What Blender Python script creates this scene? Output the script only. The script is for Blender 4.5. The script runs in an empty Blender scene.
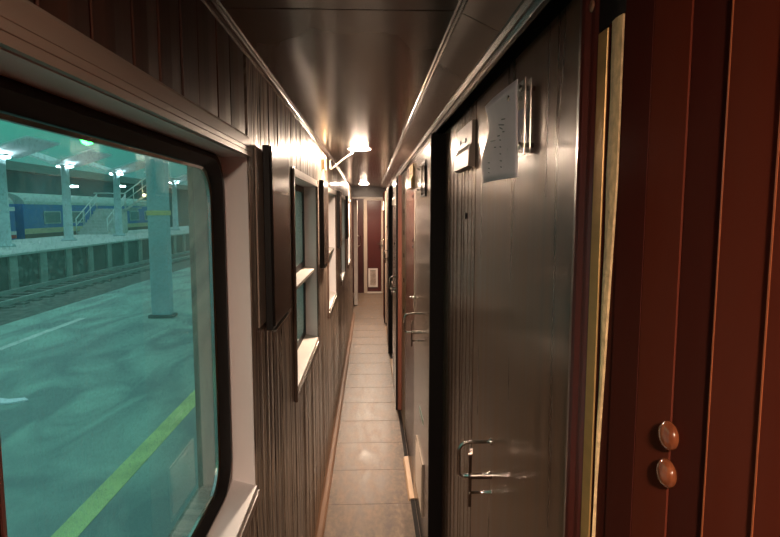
import bpy, bmesh, math, random
from mathutils import Vector, Matrix
random.seed(7)
C = bpy.context.scene.collection
S = bpy.context.scene

# ------------------------------------------------------------ camera
F_PX, CX, CY, CAM_H = 563.0, 390.0, 268.5, 1.75
v = Vector((370 - CX, CY - 211, -F_PX)).normalized()
u = Vector((0, -v[2], v[1])) if v[2] < 0 else Vector((0, v[2], -v[1]))
u.normalize()
r = v.cross(u)
R = Matrix((r, v, u))
cam_d = bpy.data.cameras.new('camera'); cam = bpy.data.objects.new('camera', cam_d); C.objects.link(cam)
cam.matrix_world = Matrix.Translation((0, 0, CAM_H)) @ R.to_4x4()
cam_d.sensor_width = 36; cam_d.lens = F_PX * 36 / 780; cam_d.clip_start = .02; cam_d.clip_end = 400
S.camera = cam
S.view_settings.view_transform = 'Standard'; S.view_settings.look = 'None'
S.view_settings.gamma = 1; S.view_settings.use_curve_mapping = False
S.view_settings.exposure = 2.48

# ------------------------------------------------------------ world: teal station night
W = bpy.data.worlds.new('night_sky'); S.world = W; W.use_nodes = True
nt = W.node_tree; bg = nt.nodes['Background']
tc = nt.nodes.new('ShaderNodeTexCoord'); sp = nt.nodes.new('ShaderNodeSeparateXYZ')
nt.links.new(tc.outputs['Generated'], sp.inputs[0])
rmp = nt.nodes.new('ShaderNodeValToRGB')
e = rmp.color_ramp.elements
e[0].position = 0.02; e[0].color = (0.05, 0.15, 0.16, 1)
e[1].position = 0.60; e[1].color = (0.24, 0.40, 0.42, 1)
ek = e.new(0.28); ek.color = (0.03, 0.34, 0.20, 1)
nt.links.new(sp.outputs['Z'], rmp.inputs[0]); nt.links.new(rmp.outputs[0], bg.inputs[0])
bg.inputs[1].default_value = 0.33
LAMP_STRENGTH = 260.0

# ------------------------------------------------------------ helpers
def tag(o, label=None, cat=None, group=None, kind=None):
    if label: o['label'] = label
    if cat: o['category'] = cat
    if group: o['group'] = group
    if kind: o['kind'] = kind
    return o

def wloc(o):
    l = Vector((0, 0, 0))
    while o: l += o.location; o = o.parent
    return l

def empty(name, loc):
    o = bpy.data.objects.new(name, None); o.location = loc; C.objects.link(o); o.empty_display_size = .05
    return o

class MB:
    def __init__(s): s.b = bmesh.new()
    def hexa(s, p):
        vs = [s.b.verts.new(q) for q in p]
        for f in ((0,1,2,3),(7,6,5,4),(0,4,5,1),(1,5,6,2),(2,6,7,3),(3,7,4,0)):
            s.b.faces.new([vs[i] for i in f])
        return vs
    def box(s, x0, x1, y0, y1, z0, z1, bev=0):
        if x0 > x1: x0, x1 = x1, x0
        if y0 > y1: y0, y1 = y1, y0
        if z0 > z1: z0, z1 = z1, z0
        vs = s.hexa([(x0,y0,z0),(x0,y1,z0),(x1,y1,z0),(x1,y0,z0),(x0,y0,z1),(x0,y1,z1),(x1,y1,z1),(x1,y0,z1)])
        if bev:
            es = set(e for v_ in vs for e in v_.link_edges)
            bmesh.ops.bevel(s.b, geom=list(es), offset=bev, segments=2, affect='EDGES', profile=.6)
        return s
    def prism_y(s, prof, y0, y1):
        a = [s.b.verts.new((x, y0, z)) for x, z in prof]; c = [s.b.verts.new((x, y1, z)) for x, z in prof]
        n = len(prof)
        for i in range(n): s.b.faces.new((a[i], a[(i+1)%n], c[(i+1)%n], c[i]))
        s.b.faces.new(a[::-1]); s.b.faces.new(c)
        return s
    def prism_z(s, prof, z0, z1):
        a = [s.b.verts.new((x, y, z0)) for x, y in prof]; c = [s.b.verts.new((x, y, z1)) for x, y in prof]
        n = len(prof)
        for i in range(n): s.b.faces.new((a[i], a[(i+1)%n], c[(i+1)%n], c[i]))
        s.b.faces.new(a[::-1]); s.b.faces.new(c)
        return s
    def prism_x(s, prof, x0, x1):
        a = [s.b.verts.new((x0, y, z)) for y, z in prof]; c = [s.b.verts.new((x1, y, z)) for y, z in prof]
        n = len(prof)
        for i in range(n): s.b.faces.new((a[i], a[(i+1)%n], c[(i+1)%n], c[i]))
        s.b.faces.new(a[::-1]); s.b.faces.new(c)
        return s
    def ring_x(s, outer, inner, xo, xi, xb=None):
        """frame between two equal-length (y,z) loops; outer at x=xo, inner at x=xi, returns depth to xb"""
        n = len(outer)
        A = [s.b.verts.new((xo, y, z)) for y, z in outer]; B = [s.b.verts.new((xi, y, z)) for y, z in inner]
        for i in range(n): s.b.faces.new((A[i], A[(i+1)%n], B[(i+1)%n], B[i]))
        if xb is not None:
            D = [s.b.verts.new((xb, y, z)) for y, z in outer]; E_ = [s.b.verts.new((xb, y, z)) for y, z in inner]
            for i in range(n):
                s.b.faces.new((A[i], D[i], D[(i+1)%n], A[(i+1)%n])); s.b.faces.new((B[i], B[(i+1)%n], E_[(i+1)%n], E_[i]))
                s.b.faces.new((D[i], E_[i], E_[(i+1)%n], D[(i+1)%n]))
        return s
    def tube(s, pts, rad, seg=10):
        pts = [Vector(p) for p in pts]; rings = []
        up = Vector((.13, .31, 1)).normalized()
        for i, p in enumerate(pts):
            t = (pts[min(i+1, len(pts)-1)] - pts[max(i-1, 0)]).normalized()
            a = t.cross(up)
            if a.length < .05: a = t.cross(Vector((1, .1, 0)))
            a.normalize(); bb = t.cross(a)
            rr = rad[i] if isinstance(rad, (list, tuple)) else rad
            rings.append([s.b.verts.new(p + rr*(math.cos(2*math.pi*k/seg)*a + math.sin(2*math.pi*k/seg)*bb)) for k in range(seg)])
        for i in range(len(rings)-1):
            for k in range(seg):
                f = s.b.faces.new((rings[i][k], rings[i][(k+1)%seg], rings[i+1][(k+1)%seg], rings[i+1][k])); f.smooth = True
        s.b.faces.new(rings[0]); s.b.faces.new(rings[-1][::-1])
        return s
    def lathe(s, c, ax, prof, seg=24):
        c = Vector(c); ax = Vector(ax).normalized()
        a = ax.orthogonal().normalized(); bb = ax.cross(a); rings = []
        for d, rr in prof:
            rings.append([s.b.verts.new(c + ax*d + max(rr, 1e-5)*(math.cos(2*math.pi*k/seg)*a + math.sin(2*math.pi*k/seg)*bb)) for k in range(seg)])
        for i in range(len(rings)-1):
            for k in range(seg):
                f = s.b.faces.new((rings[i][k], rings[i][(k+1)%seg], rings[i+1][(k+1)%seg], rings[i+1][k])); f.smooth = True
        s.b.faces.new(rings[0]); s.b.faces.new(rings[-1][::-1])
        return s
    def build(s, name, mat, parent=None, kind=None):
        bmesh.ops.recalc_face_normals(s.b, faces=s.b.faces)
        m = bpy.data.meshes.new(name)
        off = wloc(parent)
        for v_ in s.b.verts: v_.co -= off
        s.b.to_mesh(m); s.b.free()
        m.materials.append(mat)
        o = bpy.data.objects.new(name, m); C.objects.link(o)
        if parent: o.parent = parent
        if kind: o['kind'] = kind
        return o

def copy_tree(o, parent=None, loc=None):
    c = o.copy(); C.objects.link(c); c.parent = parent
    if loc is not None: c.location = loc
    for ch in list(o.children): copy_tree(ch, c)
    return c

def rrect(y0, y1, z0, z1, rad, n=8):
    pts = []
    for cy, cz, a0 in ((y1-rad, z1-rad, 0), (y0+rad, z1-rad, 90), (y0+rad, z0+rad, 180), (y1-rad, z0+rad, 270)):
        for k in range(n+1):
            a = math.radians(a0 + 90*k/n); pts.append((cy + rad*math.cos(a), cz + rad*math.sin(a)))
    return pts

# ------------------------------------------------------------ materials
def mat(name, col, rough=.5, metal=0, coat=0, coat_r=.1, var=0, vscale=(4, 4, 4), bump=0, bscale=(30, 30, 30), col2=None, spec=.5, detail=4, dist=0, rvar=0, ramp=(.35, .68)):
    m = bpy.data.materials.new(name); m.use_nodes = True; t = m.node_tree; p = t.nodes['Principled BSDF']
    p.inputs['Base Color'].default_value = (*col, 1); p.inputs['Roughness'].default_value = rough
    p.inputs['Metallic'].default_value = metal; p.inputs['Coat Weight'].default_value = coat; p.inputs['Coat Roughness'].default_value = coat_r
    p.inputs['Specular IOR Level'].default_value = spec
    if var or bump or col2 or rvar:
        co = t.nodes.new('ShaderNodeTexCoord')
    if var or col2 or rvar:
        mp = t.nodes.new('ShaderNodeMapping'); mp.inputs['Scale'].default_value = vscale; t.links.new(co.outputs['Object'], mp.inputs[0])
        n = t.nodes.new('ShaderNodeTexNoise'); n.inputs['Scale'].default_value = 1; n.inputs['Detail'].default_value = detail; n.inputs['Distortion'].default_value = dist
        t.links.new(mp.outputs[0], n.inputs['Vector'])
        rp = t.nodes.new('ShaderNodeValToRGB'); rp.color_ramp.elements[0].position = ramp[0]; rp.color_ramp.elements[1].position = ramp[1]
        c2 = col2 if col2 else tuple(c*(1-var) for c in col)
        rp.color_ramp.elements[0].color = (*c2, 1); rp.color_ramp.elements[1].color = (*col, 1)
        t.links.new(n.outputs['Fac'], rp.inputs[0]); t.links.new(rp.outputs[0], p.inputs['Base Color'])
        if rvar:
            mr = t.nodes.new('ShaderNodeMapRange'); mr.inputs[1].default_value = .3; mr.inputs[2].default_value = .7
            mr.inputs[3].default_value = rough; mr.inputs[4].default_value = rough + rvar
            t.links.new(n.outputs['Fac'], mr.inputs[0]); t.links.new(mr.outputs[0], p.inputs['Roughness'])
    if bump:
        mp2 = t.nodes.new('ShaderNodeMapping'); mp2.inputs['Scale'].default_value = bscale; t.links.new(co.outputs['Object'], mp2.inputs[0])
        n2 = t.nodes.new('ShaderNodeTexNoise'); n2.inputs['Scale'].default_value = 1; n2.inputs['Detail'].default_value = 3
        t.links.new(mp2.outputs[0], n2.inputs['Vector'])
        b = t.nodes.new('ShaderNodeBump'); b.inputs['Strength'].default_value = bump; b.inputs['Distance'].default_value = .01
        t.links.new(n2.outputs['Fac'], b.inputs['Height']); t.links.new(b.outputs[0], p.inputs['Normal'])
    return m

def emis(name, col, st):
    m = bpy.data.materials.new(name); m.use_nodes = True; t = m.node_tree; t.nodes.clear()
    e_ = t.nodes.new('ShaderNodeEmission'); e_.inputs[0].default_value = (*col, 1); e_.inputs[1].default_value = st
    o_ = t.nodes.new('ShaderNodeOutputMaterial'); t.links.new(e_.outputs[0], o_.inputs[0])
    return m

M = {}
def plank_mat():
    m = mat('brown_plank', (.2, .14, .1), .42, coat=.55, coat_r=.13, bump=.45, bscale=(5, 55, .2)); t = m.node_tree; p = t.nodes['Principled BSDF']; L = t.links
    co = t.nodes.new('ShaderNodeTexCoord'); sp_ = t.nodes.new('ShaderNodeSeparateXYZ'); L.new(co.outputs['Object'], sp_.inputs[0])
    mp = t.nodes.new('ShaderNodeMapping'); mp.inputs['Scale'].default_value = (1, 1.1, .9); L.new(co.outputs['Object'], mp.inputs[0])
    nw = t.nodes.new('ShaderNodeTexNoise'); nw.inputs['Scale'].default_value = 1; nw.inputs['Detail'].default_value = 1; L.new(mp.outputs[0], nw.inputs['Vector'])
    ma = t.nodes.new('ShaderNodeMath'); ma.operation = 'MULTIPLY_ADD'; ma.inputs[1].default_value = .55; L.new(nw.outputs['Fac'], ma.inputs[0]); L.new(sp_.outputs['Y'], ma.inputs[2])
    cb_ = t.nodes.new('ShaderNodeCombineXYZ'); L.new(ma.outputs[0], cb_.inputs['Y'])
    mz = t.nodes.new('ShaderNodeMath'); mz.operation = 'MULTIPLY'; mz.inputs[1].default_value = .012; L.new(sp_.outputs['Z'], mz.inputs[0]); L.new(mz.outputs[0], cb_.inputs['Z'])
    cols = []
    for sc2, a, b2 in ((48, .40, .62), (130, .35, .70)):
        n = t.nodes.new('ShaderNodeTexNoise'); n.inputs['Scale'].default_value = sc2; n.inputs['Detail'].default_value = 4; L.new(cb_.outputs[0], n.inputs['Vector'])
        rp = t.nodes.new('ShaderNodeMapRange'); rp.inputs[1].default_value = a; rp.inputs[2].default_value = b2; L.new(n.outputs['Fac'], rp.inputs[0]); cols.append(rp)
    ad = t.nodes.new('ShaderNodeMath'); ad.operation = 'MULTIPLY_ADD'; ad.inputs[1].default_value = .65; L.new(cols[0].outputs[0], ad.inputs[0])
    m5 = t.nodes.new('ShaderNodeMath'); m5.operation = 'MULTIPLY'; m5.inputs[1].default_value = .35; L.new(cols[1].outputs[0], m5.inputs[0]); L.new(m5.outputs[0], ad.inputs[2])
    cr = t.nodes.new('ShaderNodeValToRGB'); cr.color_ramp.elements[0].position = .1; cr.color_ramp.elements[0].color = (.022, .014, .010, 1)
    cr.color_ramp.elements[1].position = .95; cr.color_ramp.elements[1].color = (.38, .29, .225, 1); L.new(ad.outputs[0], cr.inputs[0]); L.new(cr.outputs[0], p.inputs['Base Color'])  # plank grain; its curved pale streaks also paint light reflected in the grooves
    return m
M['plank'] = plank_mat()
M['plank_red'] = mat('red_brown_plank', (.085, .035, .022), .36, coat=.1, coat_r=.15, col2=(.028, .011, .008), vscale=(6, 14, .6), bump=.12, bscale=(5, 20, .6))
M['ceiling'] = mat('ceiling_laminate', (.125, .098, .083), .17, spec=.35, var=.25, vscale=(3, 1.2, 3), bump=.025, bscale=(5, 3.5, 4), rvar=.05)
M['moulding'] = mat('moulding_brown', (.10, .062, .045), .25, coat=.4, var=.3, vscale=(20, 3, 20))
M['door'] = mat('door_laminate', (.15, .072, .042), .26, coat=.15, coat_r=.14, col2=(.075, .035, .021), vscale=(5, 16, .7), bump=.03, bscale=(6, 26, .5), rvar=.10)
M['door_grey'] = mat('door_grey_laminate', (.075, .058, .049), .18, spec=.4, col2=(.05, .038, .031), vscale=(5, 14, .7), bump=.05, bscale=(6, 24, .5))
M['panel'] = mat('fixed_panel', (.095, .058, .040), .26, coat=.35, coat_r=.14, col2=(.035, .02, .014), vscale=(5, 45, .3), bump=.25, bscale=(6, 50, .15))
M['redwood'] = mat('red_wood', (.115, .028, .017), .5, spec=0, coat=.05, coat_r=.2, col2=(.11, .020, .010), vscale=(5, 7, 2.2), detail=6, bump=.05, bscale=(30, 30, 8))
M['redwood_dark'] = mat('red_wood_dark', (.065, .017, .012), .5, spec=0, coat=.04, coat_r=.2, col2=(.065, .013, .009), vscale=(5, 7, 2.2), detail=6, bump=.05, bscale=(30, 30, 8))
M['orange_edge'] = mat('orange_edge', (.35, .09, .03), .4)
M['mahogany'] = mat('mahogany_gloss', (.075, .017, .013), .3, coat=.3, coat_r=.2, var=.4, vscale=(6, 20, 1.5), bump=.08, bscale=(20, 40, 6))
M['knob'] = mat('knob_wood', (.30, .09, .035), .2, coat=.8, coat_r=.06, col2=(.13, .035, .015), vscale=(60, 60, 14))
M['casing'] = mat('casing_brown', (.34, .26, .21), .38, coat=.15, var=.3, vscale=(10, 1.2, 14), bump=.05, bscale=(20, 3, 20))
M['cream'] = mat('cream_paint', (.58, .52, .47), .38, var=.12, vscale=(6, 6, 6), bump=.04)
M['white'] = mat('white_reveal', (.74, .68, .68), .4, var=.12, vscale=(6, 6, 3), bump=.03)
M['black'] = mat('black_rubber', (.007, .006, .006), .5, spec=.25)
M['black_gloss'] = mat('black_gloss', (.02, .013, .011), .13, coat=.6, coat_r=.05, var=.3)
M['box_front'] = mat('box_front', (.012, .009, .008), .22, spec=.15, coat_r=.08, var=.2)
M['edge_black'] = mat('black_edge', (.006, .004, .004), .6, spec=.2)
M['chrome'] = mat('chrome', (.62, .58, .54), .14, metal=1)
M['dark_metal'] = mat('dark_metal', (.22, .18, .16), .25, metal=1)
M['brass'] = mat('brass', (.66, .40, .15), .4, metal=.5, var=.2, vscale=(5, 5, 30))
M['copper'] = mat('copper_plate', (.55, .28, .18), .35, metal=.7)
M['olive'] = mat('olive_metal', (.20, .15, .07), .3, metal=.7, var=.5, vscale=(10, 10, 12))
M['lit_curtain'] = mat('lit_beige_fabric', (.85, .60, .32), .75, var=.35, vscale=(40, 90, 60), bump=.3, bscale=(60, 60, 160))  # beige fabric, with the light on it put into the pale warm colour
M['paper'] = mat('paper', (.95, .86, .93), .7, var=.06, vscale=(20, 20, 20), bump=.06, bscale=(18, 18, 18))
M['ink'] = mat('ink', (.10, .10, .13), .6)
M['ink_blue'] = mat('ink_blue', (.03, .04, .35), .5)
M['sign'] = mat('sign_metal', (.34, .26, .21), .45, metal=0, var=.15)
M['sign_white'] = mat('sign_white', (.8, .76, .7), .3, coat=.3)
M['vent'] = mat('vent_metal', (.50, .41, .34), .35, metal=.3)
M['vinyl_tan'] = mat('tan_strip', (.20, .11, .065), .4, var=.3, vscale=(20, 3, 20))
M['thresh'] = mat('pale_threshold', (.55, .36, .22), .4, var=.3, vscale=(30, 4, 30))
M['label_teal'] = mat('pale_green_label', (.35, .45, .40), .4)
M['wire'] = mat('white_wire', (.80, .74, .62), .4)
M['lamp'] = emis('lamp_glow', (1.0, .75, .55), LAMP_STRENGTH)

def acrylic():
    m = bpy.data.materials.new('clear_acrylic'); m.use_nodes = True; t = m.node_tree; p = t.nodes['Principled BSDF']
    p.inputs['Base Color'].default_value = (.9, .88, .85, 1); p.inputs['Roughness'].default_value = .08
    tr = t.nodes.new('ShaderNodeBsdfTransparent'); mx = t.nodes.new('ShaderNodeMixShader'); mx.inputs[0].default_value = .25
    t.links.new(tr.outputs[0], mx.inputs[1]); t.links.new(p.outputs[0], mx.inputs[2]); t.links.new(mx.outputs[0], t.nodes['Material Output'].inputs[0])
    return m
M['acrylic'] = acrylic()

def glass():
    m = bpy.data.materials.new('grimy_window_glass'); m.use_nodes = True; t = m.node_tree; t.nodes.clear()
    out = t.nodes.new('ShaderNodeOutputMaterial')
    tr = t.nodes.new('ShaderNodeBsdfTransparent'); tr.inputs[0].default_value = (.86, .95, .93, 1)
    gl = t.nodes.new('ShaderNodeBsdfGlossy'); gl.inputs['Roughness'].default_value = .015
    lwt = t.nodes.new('ShaderNodeLayerWeight'); lwt.inputs['Blend'].default_value = .5
    pw = t.nodes.new('ShaderNodeMath'); pw.operation = 'POWER'; pw.inputs[1].default_value = 5; t.links.new(lwt.outputs['Facing'], pw.inputs[0])
    fr = t.nodes.new('ShaderNodeMath'); fr.operation = 'MULTIPLY_ADD'; fr.inputs[1].default_value = .9; fr.inputs[2].default_value = .04; t.links.new(pw.outputs[0], fr.inputs[0])
    m1 = t.nodes.new('ShaderNodeMixShader'); t.links.new(fr.outputs[0], m1.inputs[0]); t.links.new(tr.outputs[0], m1.inputs[1]); t.links.new(gl.outputs[0], m1.inputs[2])
    df = t.nodes.new('ShaderNodeBsdfTranslucent'); df.inputs[0].default_value = (.75, .85, .82, 1)
    co = t.nodes.new('ShaderNodeTexCoord'); n = t.nodes.new('ShaderNodeTexNoise'); n.inputs['Scale'].default_value = 230; n.inputs['Detail'].default_value = 3
    n0 = t.nodes.new('ShaderNodeTexNoise'); n0.inputs['Scale'].default_value = 5; n0.inputs['Detail'].default_value = 4
    t.links.new(co.outputs['Object'], n.inputs['Vector']); t.links.new(co.outputs['Object'], n0.inputs['Vector'])
    mr = t.nodes.new('ShaderNodeMapRange'); mr.inputs[1].default_value = .52; mr.inputs[2].default_value = .75; mr.inputs[3].default_value = 0; mr.inputs[4].default_value = .17
    t.links.new(n.outputs['Fac'], mr.inputs[0])
    mr0 = t.nodes.new('ShaderNodeMapRange'); mr0.inputs[1].default_value = .3; mr0.inputs[2].default_value = .7; mr0.inputs[3].default_value = .03; mr0.inputs[4].default_value = .08
    t.links.new(n0.outputs['Fac'], mr0.inputs[0])
    ad = t.nodes.new('ShaderNodeMath'); ad.operation = 'ADD'; t.links.new(mr.outputs[0], ad.inputs[0]); t.links.new(mr0.outputs[0], ad.inputs[1])
    m2 = t.nodes.new('ShaderNodeMixShader'); t.links.new(ad.outputs[0], m2.inputs[0]); t.links.new(m1.outputs[0], m2.inputs[1]); t.links.new(df.outputs[0], m2.inputs[2])
    t.links.new(m2.outputs[0], out.inputs[0])
    return m
M['glass'] = glass()

def floor_mat():
    m = mat('vinyl_floor', (.20, .138, .096), .33, col2=(.095, .066, .046), vscale=(16, 5, 5), detail=9, dist=.4, bump=.05, bscale=(40, 12, 20), rvar=.15)
    t = m.node_tree; p = t.nodes['Principled BSDF']
    src = p.inputs['Base Color'].links[0].from_socket
    co = t.nodes.new('ShaderNodeTexCoord'); n = t.nodes.new('ShaderNodeTexNoise'); mp = t.nodes.new('ShaderNodeMapping')
    mp.inputs['Scale'].default_value = (45, 24, 20); n.inputs['Scale'].default_value = 1; n.inputs['Detail'].default_value = 5
    t.links.new(co.outputs['Object'], mp.inputs[0]); t.links.new(mp.outputs[0], n.inputs['Vector'])
    rp = t.nodes.new('ShaderNodeValToRGB'); rp.color_ramp.elements[0].position = .38; rp.color_ramp.elements[0].color = (.6, .6, .6, 1); rp.color_ramp.elements[1].position = .72; rp.color_ramp.elements[1].color = (1.35, 1.32, 1.3, 1)
    t.links.new(n.outputs['Fac'], rp.inputs[0])
    mx = t.nodes.new('ShaderNodeMixRGB'); mx.blend_type = 'MULTIPLY'; mx.inputs[0].default_value = .8
    t.links.new(src, mx.inputs[1]); t.links.new(rp.outputs[0], mx.inputs[2]); t.links.new(mx.outputs[0], p.inputs['Base Color'])
    return m
M['floor'] = floor_mat()

# station
M['platform'] = mat('platform_paving', (.33, .48, .42), .55, col2=(.17, .23, .23), vscale=(1.1, .45, 1), detail=8, dist=1.5, ramp=(.40, .62), bump=.25, bscale=(1.5, 1.2, 1), rvar=.2)
M['yellow'] = mat('yellow_paint', (.68, .78, .28), .5, var=.3, vscale=(3, 3, 3))
M['white_line'] = mat('white_paint', (.75, .78, .74), .5, var=.3, vscale=(3, 3, 3))
M['ballast'] = mat('ballast', (.17, .17, .15), .9, col2=(.06, .065, .06), vscale=(4, 4, 4), detail=8, bump=1.0, bscale=(7, 7, 7))
M['rail'] = mat('rail_steel', (.45, .48, .47), .35, metal=.6)
M['sleeper'] = mat('sleeper', (.10, .11, .10), .8)
M['pwall'] = mat('platform_wall', (.07, .10, .09), .8, var=.4, vscale=(1, 1, 1))
M['pier'] = mat('concrete_pier', (.32, .36, .34), .8, var=.3, vscale=(2, 2, 2))
M['concrete'] = mat('pale_concrete', (.52, .55, .54), .7, var=.2, vscale=(1, 1, 1))
M['post'] = mat('post_paint', (.45, .56, .60), .5, var=.2, vscale=(2, 2, 2))
M['blue'] = mat('train_blue', (.02, .13, .42), .3, coat=.3)
M['train_white'] = mat('train_white', (.65, .70, .72), .4)
M['train_cream'] = mat('train_cream', (.60, .52, .32), .4)
M['train_red'] = mat('train_red', (.55, .06, .05), .4)
M['train_brown'] = mat('train_brown', (.13, .08, .06), .5)
M['train_roof'] = mat('train_roof', (.42, .48, .48), .4, var=.2)
M['train_glass'] = mat('train_window', (.10, .18, .18), .15)
M['canopy'] = mat('canopy_panel', (.70, .76, .80), .5)
M['steel'] = mat('galvanised_rail', (.6, .66, .66), .4, metal=.3)
M['canopy_lamp'] = emis('canopy_lamp_glow', (.80, .92, 1.0), 14)
M['green_lamp'] = emis('green_signal_glow', (.02, 1.0, .05), 9)
M['amber_lamp'] = emis('amber_glow', (1.0, .65, .25), 8)
M['col_paint'] = mat('column_paint', (.42, .58, .66), .5, var=.25, vscale=(2, 2, 1))
M['dark_hall'] = mat('dark_building', (.05, .10, .11), .8, var=.3, vscale=(.4, .4, .4))

# ------------------------------------------------------------ geometry constants
XL, XR, XD, ZC = -.301, .325, .265, 2.144
Y0, Y1 = -2.0, 9.6

# ============================================================ SETTING
MB().box(-.45, .45, Y0, 12.4, -.10, 0).build('floor', M['floor'], kind='structure')
fs = MB()
k = 0
yy = 1.42
while yy < 12:
    fs.box(-.256, .24, yy, yy+.002, 0, .0005); yy += .45
fs.build('trim_1', M['edge_black'], kind='structure')
# cove strip on the window side of the floor
MB().prism_y([(-.301, 0), (-.256, 0), (-.256, .004), (-.262, .009), (-.270, .006), (-.290, .012), (-.301, .03)], Y0, Y1).build('baseboard_left', M['vinyl_tan'], kind='structure')
MB().box(.24, .264, Y0, Y1, 0, .010).build('baseboard_right', M['edge_black'], kind='structure')

# ceiling in panels
cs = MB(); ys = [Y0, -.85, 1.155, 3.06, 5.15, 7.2, 9.6]
for a, b_ in zip(ys, ys[1:]):
    cs.box(XL-.08, .178, a+.0025, b_-.0025, ZC, ZC+.03)
cs.box(-.45, .45, Y0, 12.4, ZC+.03, ZC+.08)
cs.build('ceiling', M['ceiling'], kind='structure')
MB().box(-.45, .45, Y0-.05, Y0, 0, ZC+.08).build('wall_back', M['door'], kind='structure')

# sloping cove panel + pelmet on the compartment side
cv = MB()
for a, b_ in zip(ys, ys[1:]):
    cv.prism_y([(.176, ZC), (.272, 2.098), (.280, 2.106), (.184, ZC+.012)], a+.002, b_-.002)
cv.build('wall_cove', M['ceiling'], kind='structure')
MB().prism_y([(.168, ZC), (.167, ZC-.004), (.170, ZC-.008), (.174, ZC-.005), (.178, ZC-.009), (.183, ZC-.007), (.185, ZC)], Y0, Y1).build('trim_2', M['moulding'], kind='structure')
MB().prism_y([(.258, 2.104), (.256, 2.094), (.262, 2.086), (.270, 2.090), (.276, 2.082), (.286, 2.086), (.286, 2.11), (.266, 2.112)], Y0, Y1).build('trim_3', M['moulding'], kind='structure')
MB().box(.296, .300, Y0, Y1, 2.098, 2.112).build('trim_4', M['dark_metal'], kind='structure')
# left cornice
MB().prism_y([(XL, ZC), (-.280, ZC), (-.280, ZC-.003), (-.283, ZC-.006), (-.287, ZC-.005), (-.290, ZC-.010), (-.295, ZC-.009), (-.297, ZC-.016), (XL, ZC-.018)], Y0, Y1).build('trim_5', M['moulding'], kind='structure')

# ---- left wall planks with window holes
WIN = [(.45, 1.42), (2.20, 3.17), (3.95, 4.92), (5.70, 6.67), (7.45, 8.42)]
ZB, ZT = 1.035, 1.885
def planks(mb, y0, y1, z0, z1, wmin, wmax, groove=.004):
    y = y0
    while y < y1 - 1e-4:
        w = random.uniform(wmin, wmax)
        if y + w > y1 - wmin*.6: w = y1 - y
        a, b_ = y + .0012, y + w - .0012
        g = groove; xo = random.uniform(-.0012, .0012)
        mb.prism_z([(XL-g, a), (XL+xo, a+.003), (XL+xo*.2+.0008, (a+b_)/2), (XL+xo, b_-.003), (XL-g, b_), (XL-.012, b_), (XL-.012, a)], z0, z1)
        y += w
lw = MB(); upper = MB()
segs = []; yprev = Y0
for a, b_ in WIN:
    planks(lw if yprev > 0 else upper, yprev, a, 0.0, ZC, .035, .085); 
    planks(lw, a, b_, 0, ZB, .03, .075)
    if b_ > 2: planks(lw, a, b_, ZT, ZC, .03, .075)
    else: planks(upper, a, b_-.012, ZT, ZC, .09, .15)
    yprev = b_
planks(lw, yprev, Y1, 0, ZC, .035, .085)
yprev = Y0
for a, b_ in WIN:
    lw.box(-.45, XL-.0115, yprev, a, 0, ZC); lw.box(-.45, XL-.0115, a, b_, 0, ZB-.002); lw.box(-.45, XL-.0115, a, b_, ZT+.002, ZC)
    yprev = b_
lw.box(-.45, XL-.0115, yprev, Y1, 0, ZC)
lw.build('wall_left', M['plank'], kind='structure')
upper.build('wall_left_fascia', M['plank_red'], kind='structure')

# ---- windows
def window_big():
    y0, y1 = WIN[0]
    t = empty('window_1', (XL, (y0+y1)/2, ZB)); t['kind'] = 'structure'
    xi = -.372
    rv = MB()
    rv.box(xi, XL-.001, y1-.004, y1+.001, ZB, ZT); rv.box(xi, XL-.001, y0-.001, y0+.004, ZB, ZT)
    rv.box(xi, XL-.001, y0+.004, y1-.004, ZT-.003, ZT+.001)
    rv.build('reveal', M['white'], t)
    MB().prism_y([(xi, ZB+.022), (XL+.004, ZB+.002), (XL+.004, ZB-.012), (XL+.001, ZB-.014), (xi, ZB-.001)], y0+.004, y1-.004).build('sill', M['white'], t)
    MB().box(XL+.0015, XL+.009, y0+.0, y1+.006, ZB-.038, ZB-.014, .002).build('sill_apron', M['casing'], t)
    # stepped casing band above
    MB().prism_y([(XL+.0012, ZT-.002), (XL+.0085, ZT-.002), (XL+.0085, ZT+.008), (XL+.0070, ZT+.0088), (XL+.0080, ZT+.0096), (XL+.0080, ZT+.019), (XL+.0062, ZT+.0198), (XL+.0070, ZT+.0206), (XL+.0060, ZT+.043), (XL+.0035, ZT+.048), (XL+.0012, ZT+.048)], y0+.02, y1+.002).build('head_casing', M['casing'], t)
    MB().box(XL+.001, XL+.005, y0-.045, y0-.014, ZB-.1, ZT-.004, .001).build('side_casing', M['casing'], t)
    o_ = rrect(y0+.004, y1-.004, ZB+.018, ZT-.003, .075); i_ = rrect(y0+.030, y1-.10, ZB+.05, ZT-.036, .075)
    mid = rrect(y0+.017, y1-.05, ZB+.03, ZT-.018, .08)
    g = MB(); g.ring_x(o_, mid, -.360, -.350); g.ring_x(mid, i_, -.350, -.364, -.374); g.build('gasket', M['black'], t)
    i2 = rrect(y0+.033, y1-.103, ZB+.053, ZT-.039, .073); i3 = rrect(y0+.037, y1-.108, ZB+.058, ZT-.044, .070)
    MB().ring_x(i2, i3, -.3625, -.3655, -.372).build('bead', M['chrome'], t)
    # pale corner fillets between square reveal and rounded gasket
    oo = [(y0+.003, ZB+.012), (y1-.003, ZB+.012)]
    f = MB(); sq = []
    for (py, pz) in o_:
        cy = y1-.004 if py > (y0+y1)/2 else y0+.004; cz = ZT-.003 if pz > (ZB+ZT)/2 else ZB+.018
        sq.append((cy, cz))
    f.ring_x(sq, o_, -.366, -.3605); f.build('corner_fillets', M['cream'], t)
    p_ = MB(); p_.box(-.370, -.3685, y0+.02, y1-.07, ZB+.03, ZT-.02); p_.build('pane', M['glass'], t)
window_big()

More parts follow.
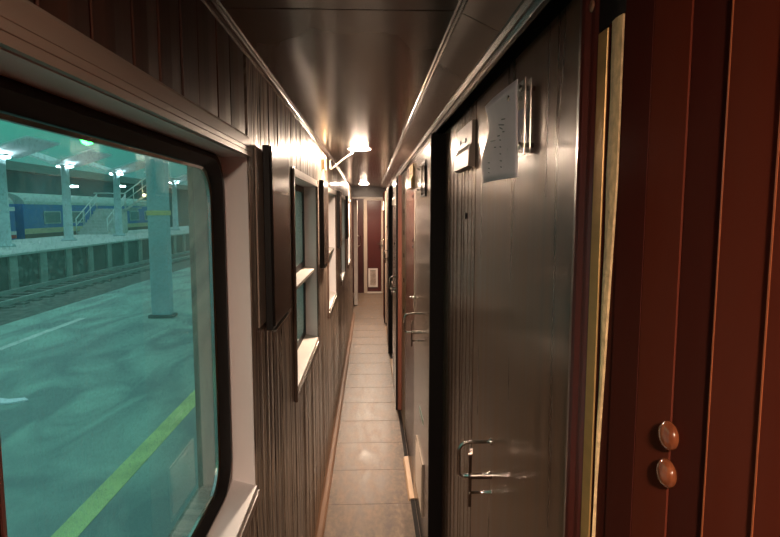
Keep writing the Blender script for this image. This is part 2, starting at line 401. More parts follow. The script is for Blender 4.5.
def window_small(idx, y0):
    w = .97; y1 = y0 + w
    t = empty('window_%d' % idx, (XL, y0+w/2, ZB)); t['kind'] = 'structure'
    xi = -.378
    rv = MB(); rv.box(xi, XL-.001, y1-.004, y1+.001, ZB, ZT); rv.box(xi, XL-.001, y0-.001, y0+.004, ZB, ZT); rv.box(xi, XL-.001, y0+.004, y1-.004, ZT-.003, ZT+.001)
    rv.build('reveal', M['white'], t)
    MB().prism_y([(xi, ZB+.022), (XL+.004, ZB+.002), (XL+.006, ZB-.014), (XL+.001, ZB-.018), (xi, ZB-.001)], y0+.004, y1-.004).build('sill', M['cream'], t)
    c = MB(); c.box(XL+.001, XL+.012, y0-.022, y0+.002, ZB-.04, ZT+.034, .002)
    c.build('side_casing', M['moulding'], t)
    MB().box(XL+.001, XL+.010, y1-.002, y1+.018, ZB-.03, ZT+.030, .002).build('side_casing', M['moulding'], t)
    MB().prism_y([(XL+.001, ZT-.002), (XL+.012, ZT-.002), (XL+.013, ZT+.010), (XL+.010, ZT+.012), (XL+.009, ZT+.032), (XL+.001, ZT+.034)], y0+.002, y1-.002).build('head_casing', M['cream'], t)
    MB().box(XL+.001, XL+.010, y0+.002, y1-.002, ZB-.030, ZB-.015, .002).build('sill_apron', M['moulding'], t)
    zr = 1.42
    MB().prism_y([(xi+.006, zr), (XL-.012, zr-.004), (XL-.010, zr+.012), (xi+.006, zr+.022)], y0+.006, y1-.006).build('mid_rail', M['cream'], t)
    for z0, z1 in ((ZB+.018, zr-.001), (zr+.023, ZT-.004)):
        g = MB(); g.ring_x(rrect(y0+.005, y1-.005, z0, z1, .012, 3), rrect(y0+.045, y1-.045, z0+.03, z1-.03, .03, 3), -.366, -.368, -.374)
        g.build('gasket', M['black'], t)
        MB().box(-.3725, -.371, y0+.03, y1-.03, z0+.015, z1-.015).build('pane', M['glass'], t)
    # latch
    MB().box(-.366, -.345, y0+.22, y0+.26, ZT-.075, ZT-.055, .003).build('latch', M['chrome'], t)
    return t
w2 = window_small(2, WIN[1][0])
for i, (a, b_) in enumerate(WIN[2:]):
    c = copy_tree(w2, None, (XL, (a+b_)/2, ZB)); c.name = 'window_%d' % (i+3)

# ---- right side core
rw = MB(); rw.box(.345, .42, Y0, Y1, 0, ZC+.02)
rw.box(XR+.001, .346, Y0, .75, 2.085, ZC)
rw.build('wall_right', M['edge_black'], kind='structure')

# near fixed panels of red wood between brass strip and beyond the camera = folding door_1 with knobs
d1 = empty('door_1', (XR, .5, 0)); d1['kind'] = 'structure'
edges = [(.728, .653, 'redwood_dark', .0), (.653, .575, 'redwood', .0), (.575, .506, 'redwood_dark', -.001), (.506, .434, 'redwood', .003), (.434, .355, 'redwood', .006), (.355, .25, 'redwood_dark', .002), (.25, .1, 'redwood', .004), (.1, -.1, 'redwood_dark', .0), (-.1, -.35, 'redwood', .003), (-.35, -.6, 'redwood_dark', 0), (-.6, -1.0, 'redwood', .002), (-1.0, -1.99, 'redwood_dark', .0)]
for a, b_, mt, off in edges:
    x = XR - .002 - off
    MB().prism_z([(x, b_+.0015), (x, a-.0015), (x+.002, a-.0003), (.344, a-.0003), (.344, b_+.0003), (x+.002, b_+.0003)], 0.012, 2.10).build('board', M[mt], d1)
for yb, xo in ((.505, .0035), (.433, .0065)):
    MB().box(XR-.002-xo, .340, yb-.0010, yb+.0010, .012, 2.10).build('board_edge', M['orange_edge'], d1)
for z in (1.512, 1.470):
    MB().lathe((XR-.0005, .568, z), (-1, 0, 0), [(0, .009), (.002, .0085), (.003, .0135), (.006, .0158), (.010, .0150), (.0135, .0105), (.015, .005), (.0153, 0)], 28).build('knob', M['knob'], d1)

# jamb group: rounded mahogany post, brass strip, pale strip for lit fabric
jm = empty('trim_6', (XR, .82, 0)); jm['kind'] = 'structure'
prof = [(.344, .884), (XR+.004, .884), (XR-.003, .880), (XR-.009, .868), (XR-.013, .855), (XR-.014, .846), (XR-.012, .839), (XR-.005, .833), (XR-.006, .829), (XR-.004, .822), (XR+.002, .814), (.344, .814)]
MB().prism_z(prof, 0.012, 2.10).build('post', M['mahogany'], jm)
MB().box(XR-.002, .343, .782, .813, .012, 1.998, .001).build('strip', M['brass'], jm)
MB().box(XR+.000, .343, 0.7665, .781, .012, 2.085).build('groove_board', M['redwood_dark'], jm)
MB().lathe((XR-.0055, .830, 2.042), (-1, 0, 0), [(0, .0085), (.0015, .0085), (.003, .006), (.003, 0)], 12).build('screw_plate', M['copper'], jm)
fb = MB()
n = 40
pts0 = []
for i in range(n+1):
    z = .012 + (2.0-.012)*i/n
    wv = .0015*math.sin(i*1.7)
    zf = min(1, max(0, (z-1.35)/.45)); wdt = .0015 + .029*zf  # narrows downward: the fading of its light is put into the shape
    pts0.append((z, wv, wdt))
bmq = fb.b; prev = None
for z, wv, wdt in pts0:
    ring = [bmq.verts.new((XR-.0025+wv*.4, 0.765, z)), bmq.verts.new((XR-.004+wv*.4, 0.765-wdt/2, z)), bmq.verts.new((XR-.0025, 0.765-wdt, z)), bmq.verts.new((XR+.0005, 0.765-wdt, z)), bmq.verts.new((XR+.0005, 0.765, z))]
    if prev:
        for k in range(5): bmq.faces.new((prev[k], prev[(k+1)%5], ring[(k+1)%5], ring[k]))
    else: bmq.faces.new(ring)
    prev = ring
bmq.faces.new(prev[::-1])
fb.build('lit_fabric_strip', M['lit_curtain'], jm)

MB().box(XR+.0008, .343, .7285, .7660, .012, 2.085).build('inner_board', M['redwood_dark'], jm)
MB().box(XR-.001, .343, .7283, .8135, 2.001, 2.10).build('head_block', M['edge_black'], jm)

# ---- doors
def d_handle(parent, x, ya, yb, z0, z1, reach, rad=.0048, mt='chrome'):
    """D-shaped pull: two mounts on the face and a bowed grip standing off it"""
    pts = []
    pts.append((x, ya, z1)); n = 8
    rr = min(.028, reach*.6)
    pts.append((x-reach+rr, (ya+(yb-ya)*.0), z1))
    for k in range(1, n+1):
        a = math.pi/2*k/n
        pts.append((x-reach+rr-rr*math.sin(a), ya, z1-rr+rr*math.cos(a)))
    for k in range(0, 4):
        a = math.pi/2*k/3
        pts.append((x-reach+.010-.010*math.cos(a), ya, z0+.010-.010*math.sin(a)))
    pts.append((x, ya, z0))
    h = MB(); h.tube(pts, rad, 10); o = h.build('pull_handle', M[mt], parent)
    r_ = MB(); r_.lathe((x, ya, z0), (-1, 0, 0), [(0, .012), (.004, .010), (.007, .006), (reach*.3, .0075), (reach*.6, .0075), (reach*.85, .0055)], 14)
    r_.lathe((x, ya, z1), (-1, 0, 0), [(0, .010), (.003, .009), (.005, .006), (.006, 0)], 14)
    r_.build('mount', M[mt], o)
    return o
def latch(parent, x, y, z0, z1, zk, reach=.022):
    l = MB(); l.box(x-reach-.009, x-reach, y-.004, y+.004, z0, z1, .0012).box(x-reach-.001, x, y-.003, y+.003, (z0+z1)/2+.004, (z0+z1)/2+.012)
    l.prism_x([(y-.006, z1-.001), (y+.004, z1-.001), (y+.009, z1+.010), (y-.001, z1+.010)], x-reach-.006, x-reach+.001)
    o = l.build('latch_lever', M['dark_metal'], parent)
    MB().lathe((x, y, zk), (-1, 0, 0), [(0, .006), (.004, .006), (.0045, .0035), (reach+.003, .0035), (reach+.003, .006), (reach+.007, .005), (reach+.007, 0)], 14).build('lock_cylinder', M['chrome'], o)
    return o
def holder(parent, x, y0, y1, z0, z1):
    h = MB(); h.box(x-.022, x-.0195, y0, y1, z0, z1, .0008).box(x-.012, x-.0095, y0-.004, y1+.004, z0, z1, .0008)
    o = h.build('notice_holder', M['acrylic'], parent)
    s_ = MB()
    for z in (z0+.018, z1-.018):
        s_.lathe((x, y0+.010, z), (-1, 0, 0), [(0, .005), (.026, .005), (.0262, .0065), (.030, .006), (.030, 0)], 12)
        s_.lathe((x, y1-.010, z), (-1, 0, 0), [(0, .005), (.026, .005), (.0262, .0065), (.030, .006), (.030, 0)], 12)
    s_.build('standoffs', M['chrome'], o)
    f = MB(); f.box(x-.0225, x-.0190, y0-.002, y0+.003, z0-.002, z1+.002, .001).box(x-.0125, x-.009, y0-.006, y0-.001, z0+.01, z1-.01, .001); f.build('metal_edge', M['chrome'], o)
    return o

# door_2 : nearest compartment door
d2 = empty('door_2', (XR, 1.31, 0)); d2['kind'] = 'structure'
MB().box(XR, XR+.019, .888, 1.734, .012, 2.086).build('leaf', M['door'], d2)
d_handle(d2, XR, 1.455, 1.455, 1.035, 1.130, .088)
latch(d2, XR, 1.44, .955, 1.105, .995, .055)
holder(d2, XR, 1.118, 1.235, 1.862, 2.008)
MB().box(XR+.002, .344, 1.7345, 1.7395, .012, 2.085).build('closing_seal', M['edge_black'], d2)

# fixed panel beyond door_2
fp = MB()
yb_ = [1.740, 1.80, 1.87, 1.95, 2.0, 2.11, 2.20, 2.29, 2.38, 2.478]
for a, b_ in zip(yb_, yb_[1:]):
    fp.prism_z([(XR+.004, a), (XR, a+.004), (XR-.001, (a+b_)/2), (XR, b_-.004), (XR+.004, b_), (.344, b_), (.344, a)], .012, 2.086)
pnl = fp.build('wall_right_panel', M['panel'], kind='structure')
MB().lathe((XR-.001, 1.90, 1.735), (-1, 0, 0), [(0, .012), (.003, .011), (.0035, .006), (.002, 0)], 16).build('peephole', M['edge_black'], pnl)

# door_3 : second door, proud of the wall, with louvre
d3 = empty('door_3', (XD, 2.93, 0)); d3['kind'] = 'structure'
MB().box(XD, .344, 2.490, 3.345, .012, 2.052, .002).build('leaf', M['door_grey'], d3)
MB().box(XD+.001, .344, 2.4795, 2.4895, .012, 2.085).build('edge_seal', M['edge_black'], d3)
MB().box(XD+.012, .344, 2.49, 9.55, 2.054, 2.086).build('head_rail', M['edge_black'], d3)
d_handle(d3, XD, 3.05, 3.05, 1.085, 1.19, .078)
latch(d3, XD, 3.03, 1.01, 1.14, 1.04, .035)
holder(d3, XD, 2.70, 2.86, 1.838, 1.975)
MB().box(XD-.006, XD-.0005, 2.675, 2.69, 1.82, 1.99).box(XD-.006, XD-.0005, 2.875, 2.89, 1.82, 1.99).box(XD-.006, XD-.0005, 2.69, 2.875, 1.82, 1.83).box(XD-.006, XD-.0005, 2.69, 2.875, 1.98, 1.99).build('holder_surround', M['edge_black'], d3)
lv = MB(); lv.box(XD-.008, XD-.0005, 2.71, 3.09, .20, .215, .001).box(XD-.008, XD-.0005, 2.71, 3.09, .465, .48, .001).box(XD-.008, XD-.0005, 2.71, 2.725, .215, .465).box(XD-.008, XD-.0005, 3.075, 3.09, .215, .465)
for i in range(14):
    z = .222 + i*.0175
    lv.prism_y([(XD-.0005, z), (XD-.012, z+.004), (XD-.012, z+.006), (XD-.0005, z+.014)], 2.726, 3.074)
lv.build('louvre', M['vent'], d3)
MB().box(XD-.0012, XD-.0002, 2.74, 2.95, .672, .700).build('floor_label', M['label_teal'], d3)
cord = MB(); cord.tube([(XD-.003, 3.30, 1.86), (XD-.003, 3.305, 1.5), (XD-.003, 3.30, 1.25), (XD-.006, 3.31, 1.20), (XD-.004, 3.28, 1.16)], .0022, 6); cord.build('pull_cord', M['wire'], d3)
MB().lathe((XD, 3.33, 1.235), (-1, 0, 0), [(0, .010), (.006, .010), (.010, .006), (.022, .005), (.024, .009), (.03, .006), (.03, 0)], 12).build('door_stop', M['chrome'], d3)

# red panel beyond door_3, olive strip
rp_ = MB()
for a, b_ in ((3.352, 3.60), (3.60, 3.92), (3.92, 4.22)):
    rp_.box(XD+.002, .344, a+.001, b_-.001, .012, 2.052, .0015)
rp_.build('wall_right_red_panel', mat('red_panel_gloss', (.045, .016, .011), .25, spec=.12, var=.4, vscale=(6, 20, .8)), kind='structure')
hs = MB()
for y, z in ((3.50, 1.84), (3.48, 1.57), (3.48, 1.53)):
    hs.lathe((XD+.0015, y, z), (-1, 0, 0), [(0, .012), (.004, .011), (.005, .006), (.003, 0)], 12)
hs.build('trim_7', M['edge_black'], kind='structure')
MB().box(XD+.004, .344, 4.225, 4.78, .012, 2.052, .001).build('wall_right_olive_strip', M['olive'], kind='structure')
sc_ = MB()
for z in (1.90, 1.75, 1.58, 1.40, 1.2, .95):
    sc_.lathe((XD+.0035, 4.45, z), (-1, 0, 0), [(0, .02), (.003, .018), (.004, 0)], 10)
sc_.build('trim_8', M['edge_black'], kind='structure')

def far_door(idx, ys_, xf, ln, gap_end, leafmat, jambmat, hz=1.1):
    t = empty('door_%d' % idx, (xf, ys_, 0)); t['kind'] = 'structure'
    MB().box(xf+.016, XD+.012, ys_, ys_+.05, .012, 2.05, .004).build('jamb', jambmat, t)
    MB().box(xf, xf+.0155, ys_+.0, ys_+.045, .012, 2.02, .002).build('edge_seal', M['edge_black'], t)
    MB().box(xf+.002, XD+.012, ys_+.051, ys_+ln, .012, 2.04, .002).build('leaf', leafmat, t)
    MB().box(XD+.003, .344, ys_+.002, gap_end, .012, 2.052).build('backing_panel', M['panel'], t)
    d_handle(t, xf+.002, ys_+.26, ys_+.26, hz-.05, hz+.06, .05, .006)
    latch(t, xf+.002, ys_+.16, hz-.09, hz+.02, hz-.06, .028)
    MB().lathe((xf+.002, ys_+.4, hz+.35), (-1, 0, 0), [(0, .012), (.005, .012), (.012, .006), (.012, 0)], 10).build('door_stop', M['chrome'], t)
    return t
M['jamb_red'] = mat('jamb_red', (.17, .06, .04), .3, coat=.4)
M['jamb_pale'] = mat('jamb_pale', (.42, .32, .25), .3, coat=.4)
far_door(4, 4.785, .222, .80, 6.70, M['door_grey'], M['jamb_red'])
far_door(5, 6.75, .218, .80, 8.60, M['door'], M['edge_black'], 1.2)
far_door(6, 8.65, .215, .70, 9.58, M['redwood'], M['jamb_pale'], 1.25)
# pale thresholds
tz = 0
for i, (a, b_) in enumerate([(3.25, 3.84), (5.62, 6.5), (7.6, 8.4)]):
    MB().prism_y([(.228, .0), (.2635, .0), (.2635, .0165), (.236, .014)], a, b_).build('trim_%d' % (9+i), M['thresh'], kind='structure')

# ---- end of the corridor: portal, vestibule, end door
pt = MB(); pt.box(-.301, .285, 9.6, 9.66, 1.97, ZC)
pt.box(-.40, -.301, 9.6, 9.66, 0, ZC); pt.box(.285, .40, 9.6, 9.66, 0, ZC)
pt.build('wall_portal', mat('portal_dark', (.035, .02, .015), .35, var=.3), kind='structure')
MB().box(-.301, .215, 9.58, 9.598, 1.955, 1.985, .003).build('trim_12', M['cream'], kind='structure')
vs_ = MB(); vs_.box(-.45, -.41, 9.66, 12.0, 0, ZC); vs_.box(.40, .44, 9.66, 12.0, 0, ZC)
vs_.build('wall_vestibule', M['redwood_dark'], kind='structure')
MB().box(-.45, .45, 12.0, 12.06, 0, ZC+.02).build('wall_end', mat('end_wall_red', (.04, .008, .007), .35, var=.3), kind='structure')
d7 = empty('door_7', (.06, 12, 0)); d7['kind'] = 'structure'
MB().box(-.06, .235, 11.975, 11.999, .012, 1.97).build('leaf', mat('end_door_red', (.055, .009, .008), .3, var=.2), d7)
fr = MB(); fr.box(-.135, -.062, 11.95, 11.998, 0, 2.02, .004).box(.237, .30, 11.95, 11.998, 0, 2.02, .004).box(-.062, .237, 11.95, 11.998, 1.972, 2.02, .004)
fr.build('frame', mat('frame_tan', (.34, .28, .22), .4), d7)
g_ = MB(); g_.ring_x([(0,0)]*3, [(0,0)]*3, 0, 0) if False else None
g_ = MB(); g_.box(-.04, .16, 11.955, 11.974, .13, .17).box(-.04, .16, 11.955, 11.974, .49, .53).box(-.04, 0, 11.955, 11.974, .17, .49).box(.12, .16, 11.955, 11.974, .17, .49)
g_.build('grille_frame', M['cream'], d7)
gg = MB()
for i in range(12): gg.box(.001, .119, 11.960, 11.972, .175+i*.026, .190+i*.026)
gg.build('grille_slats', M['vent'], d7)
MB().box(-.06, .235, 11.94, 11.974, 0, .03, .003).build('kick_strip', M['cream'], d7)
MB().tube([(.205, 11.97, 1.05), (.205, 11.91, 1.05), (.15, 11.91, 1.05)], .012, 8).build('lever_handle', M['chrome'], d7)
# open leaf on the window side
d8 = empty('door_8', (-.27, 10.4, 0)); d8['kind'] = 'structure'
MB().box(-.300, -.232, 10.35, 10.42, .012, 1.95, .008).build('stile', M['cream'], d8)
MB().box(-.295, -.245, 10.421, 11.15, .012, 1.95, .004).build('leaf', M['cream'], d8)
MB().tube([(-.236, 10.37, 1.30), (-.18, 10.36, 1.29), (-.17, 10.36, 1.2), (-.175, 10.36, 1.12), (-.236, 10.37, 1.10)], .012, 8).build('pull_handle', M['chrome'], d8)

# ============================================================ THINGS
# ---- ceiling lamps
def lamp(x, y):
    t = empty('ceiling_lamp', (x, y, ZC))
    MB().lathe((x, y, ZC+.001), (0, 0, -1), [(0, .078), (.003, .078), (.0045, .074), (.0045, .067), (0.002, .067)], 32).build('rim', M['cream'], t)
    MB().lathe((x, y, ZC-.003), (0, 0, -1), [(0, .066), (.003, .058), (.005, .035), (.0055, 0)], 32).build('diffuser', M['lamp'], t)
    return t
l1 = lamp(-.065, 3.64)
tag(l1, 'lit round ceiling lamp that the loose white wire runs to', 'lamp', 'round ceiling lamps of the corridor')
l2 = copy_tree(l1, None, (-.085, 8.2, ZC)); tag(l2, 'lit round ceiling lamp at the far end of the corridor', 'lamp', 'round ceiling lamps of the corridor')
l3 = copy_tree(l1, None, (0, 11.0, ZC)); tag(l3, 'unseen round lamp added to brighten the end vestibule, behind the portal header', 'lamp', 'round ceiling lamps of the corridor')  # unseen lamp, added to brighten the corridor end
l0 = copy_tree(l1, None, (-.02, -.65, ZC)); tag(l0, 'round ceiling lamp over the viewer, nearest end of the corridor', 'lamp', 'round ceiling lamps of the corridor')

wr = MB(); wr.tube([(-.272, 3.98, 2.105), (-.272, 3.90, 2.085), (-.266, 3.85, 2.06), (-.262, 3.80, 2.030), (-.255, 3.78, 2.026), (-.235, 3.77, 2.040), (-.19, 3.74, 2.075), (-.15, 3.70, 2.100), (-.112, 3.66, 2.118), (-.112, 3.655, 2.135)], .0048, 8)
cb = wr.build('cable', M['wire'])
tag(cb, 'loose white wire sagging from the left cornice to the ceiling lamp', 'cable')
jb = empty('junction_box', (-.29, 3.60, 2.03))
MB().box(-.2995, -.278, 3.56, 3.64, 2.01, 2.07, .004).build('cover', mat('yellowed_plastic', (.75, .58, .30), .4), jb)
MB().tube([(-.284, 3.66, 2.10), (-.282, 3.62, 2.085), (-.284, 3.60, 2.07)], .005, 8).build('lead', M['wire'], jb)
tag(jb, 'small yellowed junction box on the left wall just under the cornice', 'junction box')

# ---- wall boxes between windows
def wall_box(y):
    t = empty('wall_box', (XL, y, 1.40))
    MB().box(XL+.0022, XL+.007, y-.085, y+.36, 1.44, 1.915, .001).build('backboard', M['casing'], t)
    MB().box(XL+.0072, XL+.026, y, y+.335, 1.415, 1.930, .002).build('body', M['black'], t)
    MB().box(XL+.0262, XL+.033, y+.002, y+.333, 1.425, 1.928, .0015).build('front_panel', M['box_front'], t)
    MB().box(XL+.012, XL+.034, y+.001, y+.334, 1.412, 1.4145).build('bottom_strip', M['chrome'], t)
    MB().box(XL+.0332, XL+.0345, y+.03, y+.30, 1.80, 1.806).build('pull_groove', M['black_gloss'], t)
    return t
b1 = wall_box(1.575); tag(b1, 'dark glossy flat box on the wall between the nearest window and the next', 'wall box', 'flat dark boxes between the windows')
lbl = ['dark flat wall box between the second and third windows', 'dark flat wall box between the third and fourth windows', 'dark flat wall box between the fourth and fifth windows']
for i, y in enumerate((3.30, 5.05, 6.80)):
    c = copy_tree(b1, None, (XL, y, 1.40)); tag(c, lbl[i], 'wall box', 'flat dark boxes between the windows')

# ---- compartment sign boxes
def sign(x, y0, y1, z0, z1, m_='sign'):
    t = empty('sign_box', (x, (y0+y1)/2, z0))
    MB().prism_y([(x-.0005, z0), (x-.022, z0+.004), (x-.020, z0+.055), (x-.011, z0+.075), (x-.010, z1), (x-.0005, z1)], y0, y1).build('cover', M[m_], t)
    xx = x-.0105; mk = MB(); ym = (y0+y1)/2 + .01
    mk.prism_x([(ym-.055, z1-.055), (ym-.052, z1-.052), (ym+.06, z1-.048), (ym+.06, z1-.051)], xx-.001, xx+.0005)
    for dy, dz in ((-.05, -.046), (.058, -.042), (-.045, -.075)):
        mk.lathe((xx, ym+dy, z1+dz-.005), (-1, 0, 0), [(0, .009), (.002, .009), (.002, 0)], 10)
    mk.build('marks', M['ink'], t)
    return t
s1 = sign(XR, 1.755, 2.05, 1.886, 2.03); tag(s1, 'shiny beige sign box on the panel beside the nearest brown door', 'sign', 'compartment sign boxes')
s2 = sign(XD-.001, 3.36, 3.66, 1.885, 2.03, 'olive'); tag(s2, 'dull olive sign box over the red panel beyond the grey-brown louvred door', 'sign', 'compartment sign boxes')
s3 = sign(.224, 4.90, 5.2, 1.80, 1.96, 'sign_white'); tag(s3, 'white sign box on the third door, lit by the corridor lamp', 'sign', 'compartment sign boxes')
s4 = sign(.217, 8.75, 9.05, 1.76, 1.90, 'sign_white'); tag(s4, 'small pale sign box on the door at the far end of the corridor', 'sign', 'compartment sign boxes')

# ---- notice sheet in the holder of door_2
ny, nz = 14, 12
def sheet(u_, w_):
    # u_ 0 (holder side) .. 1 (far, free side);  w_ 0 bottom .. 1 top
    yt, yb2 = 1.178 + .225*u_, 1.160 + .252*u_
    y = yb2 + (yt-yb2)*w_
    x = .3035 - .020*math.sin(u_*math.pi*.55) - .006*math.sin(w_*5+1)*u_ + .004*math.cos(w_*9)*u_*u_
    zt = 2.020 - .016*u_; zb = 1.819 - .0*u_
    return (x, y, zb + (zt-zb)*w_)
sh = MB(); b_ = sh.b; g1 = [[b_.verts.new(sheet(i/ny, j/nz)) for j in range(nz+1)] for i in range(ny+1)]
g2 = [[b_.verts.new(Vector(sheet(i/ny, j/nz)) + Vector((.0006, 0, 0))) for j in range(nz+1)] for i in range(ny+1)]
for G in (g1, g2):
    for i in range(ny):
        for j in range(nz):
            f = b_.faces.new((G[i][j], G[i+1][j], G[i+1][j+1], G[i][j+1])); f.smooth = True
for i in range(ny):
    b_.faces.new((g1[i][0], g1[i+1][0], g2[i+1][0], g2[i][0])); b_.faces.new((g1[i][nz], g1[i+1][nz], g2[i+1][nz], g2[i][nz]))
for j in range(nz):
    b_.faces.new((g1[0][j], g1[0][j+1], g2[0][j+1], g2[0][j])); b_.faces.new((g1[ny][j], g1[ny][j+1], g2[ny][j+1], g2[ny][j]))
nt_ = sh.build('notice_sheet', M['paper'])
tag(nt_, 'wrinkled white paper notice tucked in the clear holder of the nearest door', 'paper')
wr_ = MB()
for (u0, w0, u1, w1) in [(.30, .66, .42, .68), (.33, .60, .50, .64), (.36, .56, .46, .60), (.30, .52, .36, .53), (.42, .50, .50, .51), (.38, .44, .42, .45), (.55, .47, .72, .49), (.36, .36, .40, .37), (.5, .38, .56, .39), (.35, .28, .39, .29), (.33, .20, .38, .21), (.66, .22, .72, .23), (.33, .13, .37, .14), (.66, .15, .72, .16), (.68, .10, .72, .11)]:
    p = [Vector(sheet(u0, w0)), Vector(sheet(u1, w1)), Vector(sheet(u1, w1+.012)), Vector(sheet(u0, w0+.012))]
    a = [wr_.b.verts.new(q + Vector((-.0010, 0, 0))) for q in p]; wr_.b.faces.new(a)
wr_.build('writing', M['ink'], nt_)
MB().box(.3072, .3082, 1.135, 1.20, 1.89, 1.955).build('blue_stub', M['ink_blue'], nt_)

# ============================================================ STATION OUTSIDE
ZP = -.55
MB().box(-7.45, -1.2, -6, 70, ZP-.6, ZP).build('ground_platform', M['platform'], kind='structure')
MB().box(-80, 3, -10, 140, -1.6, -1.15).build('ground', M['ballast'], kind='structure')
MB().prism_y([(-7.451, -1.15), (-7.451, ZP-.05), (-8.3, -.74), (-11.69, -.78), (-11.69, -1.15)], -6, 120).build('ground_ballast', M['ballast'], kind='structure')
MB().box(-2.27, -2.08, -6, 70, ZP, ZP+.004).build('platform_line', M['yellow'], kind='structure')
MB().box(-6.27, -6.13, 2, 12.2, ZP, ZP+.004).build('platform_line', M['white_line'], kind='structure')
tr = empty('railway_track', (-10.1, 20, -.74))
MB().box(-9.62, -9.55, -6, 120, -.735, -.60).build('rail', M['rail'], tr); MB().box(-10.80, -10.73, -6, 120, -.735, -.60).build('rail', M['rail'], tr)
s0 = MB().box(-11.1, -9.3, 6, 6.25, -.77, -.715).build('sleeper', M['sleeper'], tr)
for i in range(1, 60):
    c = s0.copy(); C.objects.link(c); c.parent = tr; c.location = (0, i*.62, 0)
tag(tr, 'railway track with two steel rails beside the far platform wall', 'track')
# opposite platform
op = MB(); op.box(-17.2, -11.7, -6, 120, -1.15, .30)
opo = op.build('ground_far_platform', M['pwall'], kind='structure')
MB().box(-17.2, -11.55, -6, 120, .30, .37).build('ground_far_paving', M['concrete'], kind='structure')
pr = MB(); y = 10.0
while y < 60: pr.box(-11.69, -11.62, y, y+.42, -.80, .29); y += 1.7
pr.build('wall_far_piers', M['pier'], kind='structure')
# shelters
def shelter(x, y):
    t = empty('platform_shelter', (x, y, .37))
    MB().lathe((x, y, .37), (0, 0, 1), [(0, .34), (.10, .30), (.14, .20), (3.3, .17), (3.5, .3)], 16).build('post', M['post'], t)
    q = MB()
    q.prism_y([(x-.1, 3.86), (x-1.7, 4.45), (x-1.7, 4.52), (x-.1, 3.96)], y-1.1, y+1.1)
    q.prism_y([(x+.1, 3.86), (x+1.7, 4.40), (x+1.7, 4.47), (x+.1, 3.96)], y-1.1, y+1.1)
    q.box(x-.1, x+.1, y-1.1, y+1.1, 3.84, 3.97)
    q.build('roof', M['canopy'], t)
    MB().box(x-.28, x+.28, y-.2, y+.2, 3.76, 3.83, .02).build('lamp', M['canopy_lamp'], t)
    return t
sh0 = shelter(-14.1, 22.3); labs = ['lit white shelter on a post at the left edge of the nearest window', 'second lit white shelter on a post on the far platform', 'third lit white shelter on a post, beside the footbridge stairs', 'fourth and farthest white shelter seen past the stairs']
tag(sh0, labs[0], 'shelter', 'shelters on the far platform')
for i, y in enumerate((26.9, 32.2, 41.5)):
    c = copy_tree(sh0, None, (-14.1, y, .37)); tag(c, labs[i+1], 'shelter', 'shelters on the far platform')
# train
def car(y0, y1, xf, first):
    t = empty('train_car', (xf-1.4, (y0+y1)/2, -.8))
    b1_ = MB(); b1_.box(xf-2.8, xf, y0, y1, -.10, 2.15, .04); b1_.build('body', M['blue'], t)
    rf = MB(); pr_ = []
    for k in range(13):
        a = math.pi*k/12; pr_.append((xf-1.4+1.42*math.cos(a), 2.152+.70*math.sin(a)))
    rf.prism_y(pr_, y0+.1, y1-.1); rf.build('roof', M['train_roof'], t)
    if first:
        MB().box(xf+.001, xf+.02, y0, y1, .42, .62).build('lower_band', M['train_white'], t)
        MB().box(xf+.001, xf+.02, y0, y1, .22, .40).build('red_band', M['train_red'], t)
        MB().box(xf+.001, xf+.02, y0, y1, 1.75, 1.98).build('upper_band', M['train_white'], t)
    else:
        MB().box(xf+.001, xf+.02, y0, y1, .40, .72).build('lower_band', M['train_cream'], t)
        MB().box(xf+.001, xf+.02, y0, y1, -.1, .39).build('skirt', M['train_brown'], t)
    MB().box(xf-2.6, xf-.15, y0+.2, y1-.2, -.8, -.101).build('underframe', M['train_brown'], t)
    y = y0 + 2.0
    while y < y1 - 2:
        f = MB().box(xf+.001, xf+.03, y, y+1.9, .95, 1.75, .01).build('window', M['train_roof'], t)
        MB().box(xf+.031, xf+.036, y+.12, y+1.78, 1.03, 1.67).build('pane', M['train_glass'], f)
        y += 3.1
    return t
tag(car(13.5, 32.6, -20, True), 'blue train car with white and red stripes at the left window edge', 'train car', 'blue train across the station')
tag(car(33.4, 53.0, -20, False), 'blue train car with a cream stripe and grey roof behind the shelters', 'train car', 'blue train across the station')
# footbridge stairs
def stairs():
    t = empty('footbridge_stairs', (-15.5, 35, .37))
    st = MB(); n_ = 9
    for i in range(n_):
        st.box(-17.3+i*.0, -15.5, 34.0+i*.30, 34.3+i*.30, .37, .37+.17*(i+1))
    st.build('lower_flight', M['concrete'], t)
    st = MB()
    for i in range(12):
        st.box(-15.4+i*.24, -15.16+i*.24, 36.3, 38.2, 1.9+.17*i, 1.98+.17*i)
    st.prism_y([(-15.4, 1.75), (-12.6, 3.75), (-12.6, 3.9), (-15.4, 1.9)], 36.25, 36.35)
    st.box(-17.3, -15.4, 36.3, 38.2, 1.75, 1.9)
    st.build('upper_flight', M['concrete'], t)
    hr = MB()
    for x in (-17.3, -15.5):
        hr.tube([(x, 33.9, 1.3), (x, 36.6, 2.8)], .035, 6).tube([(x, 33.9, .9), (x, 36.6, 2.4)], .025, 6)
        for k in range(4): hr.tube([(x, 33.9+k*.88, .37+k*.45), (x, 33.9+k*.88, 1.3+k*.49)], .03, 6)
    hr.tube([(-17.3, 36.2, 2.85), (-15.4, 36.2, 2.85), (-12.6, 36.2, 4.85)], .04, 6).tube([(-15.4, 36.2, 2.4), (-12.6, 36.2, 4.4)], .03, 6)
    for k in range(6): hr.tube([(-15.4+k*.56, 36.2, 1.85+k*.4), (-15.4+k*.56, 36.2, 2.85+k*.4)], .03, 6)
    hr.build('handrails', M['steel'], t)
    for ax in (-14.15, -13.85): MB().lathe((ax, 36.1, 2.75), (0, -1, 0), [(0, .07), (.05, .07), (.08, .05), (.09, 0)], 12).build('lamp', M['amber_lamp'], t)
    return t
tag(stairs(), 'concrete stairs with metal handrails on the far platform', 'stairs')
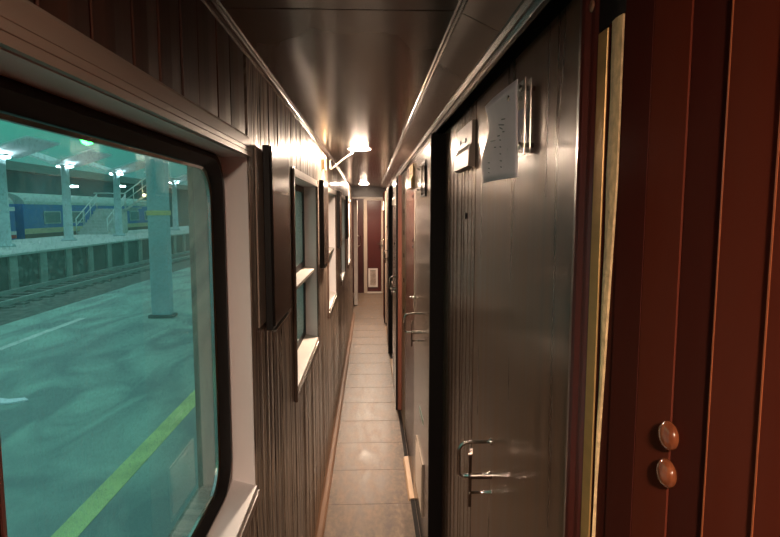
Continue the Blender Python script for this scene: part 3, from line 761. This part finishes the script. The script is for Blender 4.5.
# platform column
pc = empty('platform_column', (-4.52, 12.3, ZP))
MB().box(-4.72, -4.32, 12.15, 12.40, ZP, 4.2, .03).build('shaft', M['col_paint'], pc)
MB().box(-4.78, -4.26, 12.10, 12.46, ZP, ZP+.07, .02).build('foot', M['dark_hall'], pc)
MB().box(-4.73, -4.31, 12.14, 12.41, 1.66, 1.76).build('yellow_band', mat('amber_band', (.8, .6, .25), .5), pc)
MB().box(-5.1, -3.9, 11.9, 12.9, 4.2, 4.35).build('capital', M['concrete'], pc)
tag(pc, 'square pale blue column with a yellow band on the near platform', 'column')
lt = MB()
for i in range(1):
    lt.prism_z([(-4.7, 6.72), (-4.52, 6.66), (-4.30, 6.70), (-4.16, 6.80), (-4.25, 6.88), (-4.42, 6.83), (-4.6, 6.90), (-4.72, 6.82)], ZP+.001, ZP+.02)
tag(lt.build('paper_litter', mat('litter_white', (.85, .87, .95), .5)), 'crumpled white piece of litter lying on the near platform', 'litter')
# signal lamp and far buildings
sg = empty('signal_lamp', (-3.0, 6.2, 2.5))
MB().tube([(-3.0, 6.2, 2.58), (-3.0, 6.2, 4.3), (-4.5, 12.2, 4.36)], .014, 8).build('hanger', M['steel'], sg)
MB().lathe((-3.0, 6.2, 2.60), (0, 0, -1), [(0, .02), (.02, .06), (.05, .07), (.05, .05)], 20).build('cap', M['dark_metal'], sg)
MB().lathe((-3.0, 6.2, 2.555), (0, 0, -1), [(0, .03), (.02, .06), (.05, .068), (.09, .05), (.11, 0)], 20).build('bulb', M['green_lamp'], sg)
tag(sg, 'bright green lamp hanging outside at the top edge of the nearest window', 'signal lamp')
def mast(x, y, z):
    t = empty('lamp_post', (x, y, -1.1))
    MB().tube([(x, y, -1.15), (x, y, z), (x+.5, y, z+.15)], .07, 8).build('post', M['steel'], t)
    MB().box(x+.35, x+.85, y-.18, y+.18, z-.02, z+.10, .03).build('lamp', M['canopy_lamp'], t)
    return t
tag(mast(-24.6, 47, 3.7), 'lamp post behind the blue train, between the first two shelters', 'lamp post', 'lamp posts behind the train')
tag(mast(-24.6, 56, 4.1), 'lamp post behind the blue train, beside the third shelter', 'lamp post', 'lamp posts behind the train')
hb = empty('station_hall', (-30, 55, -1))
MB().box(-38, -26, 10, 110, -1.1, 4.6).build('wall', M['dark_hall'], hb)
MB().prism_y([(-39, 4.6), (-25, 4.6), (-32, 6.2)], 9, 111).build('roof', M['pwall'], hb)
tag(hb, 'long dark station building in the haze behind the blue train', 'building')
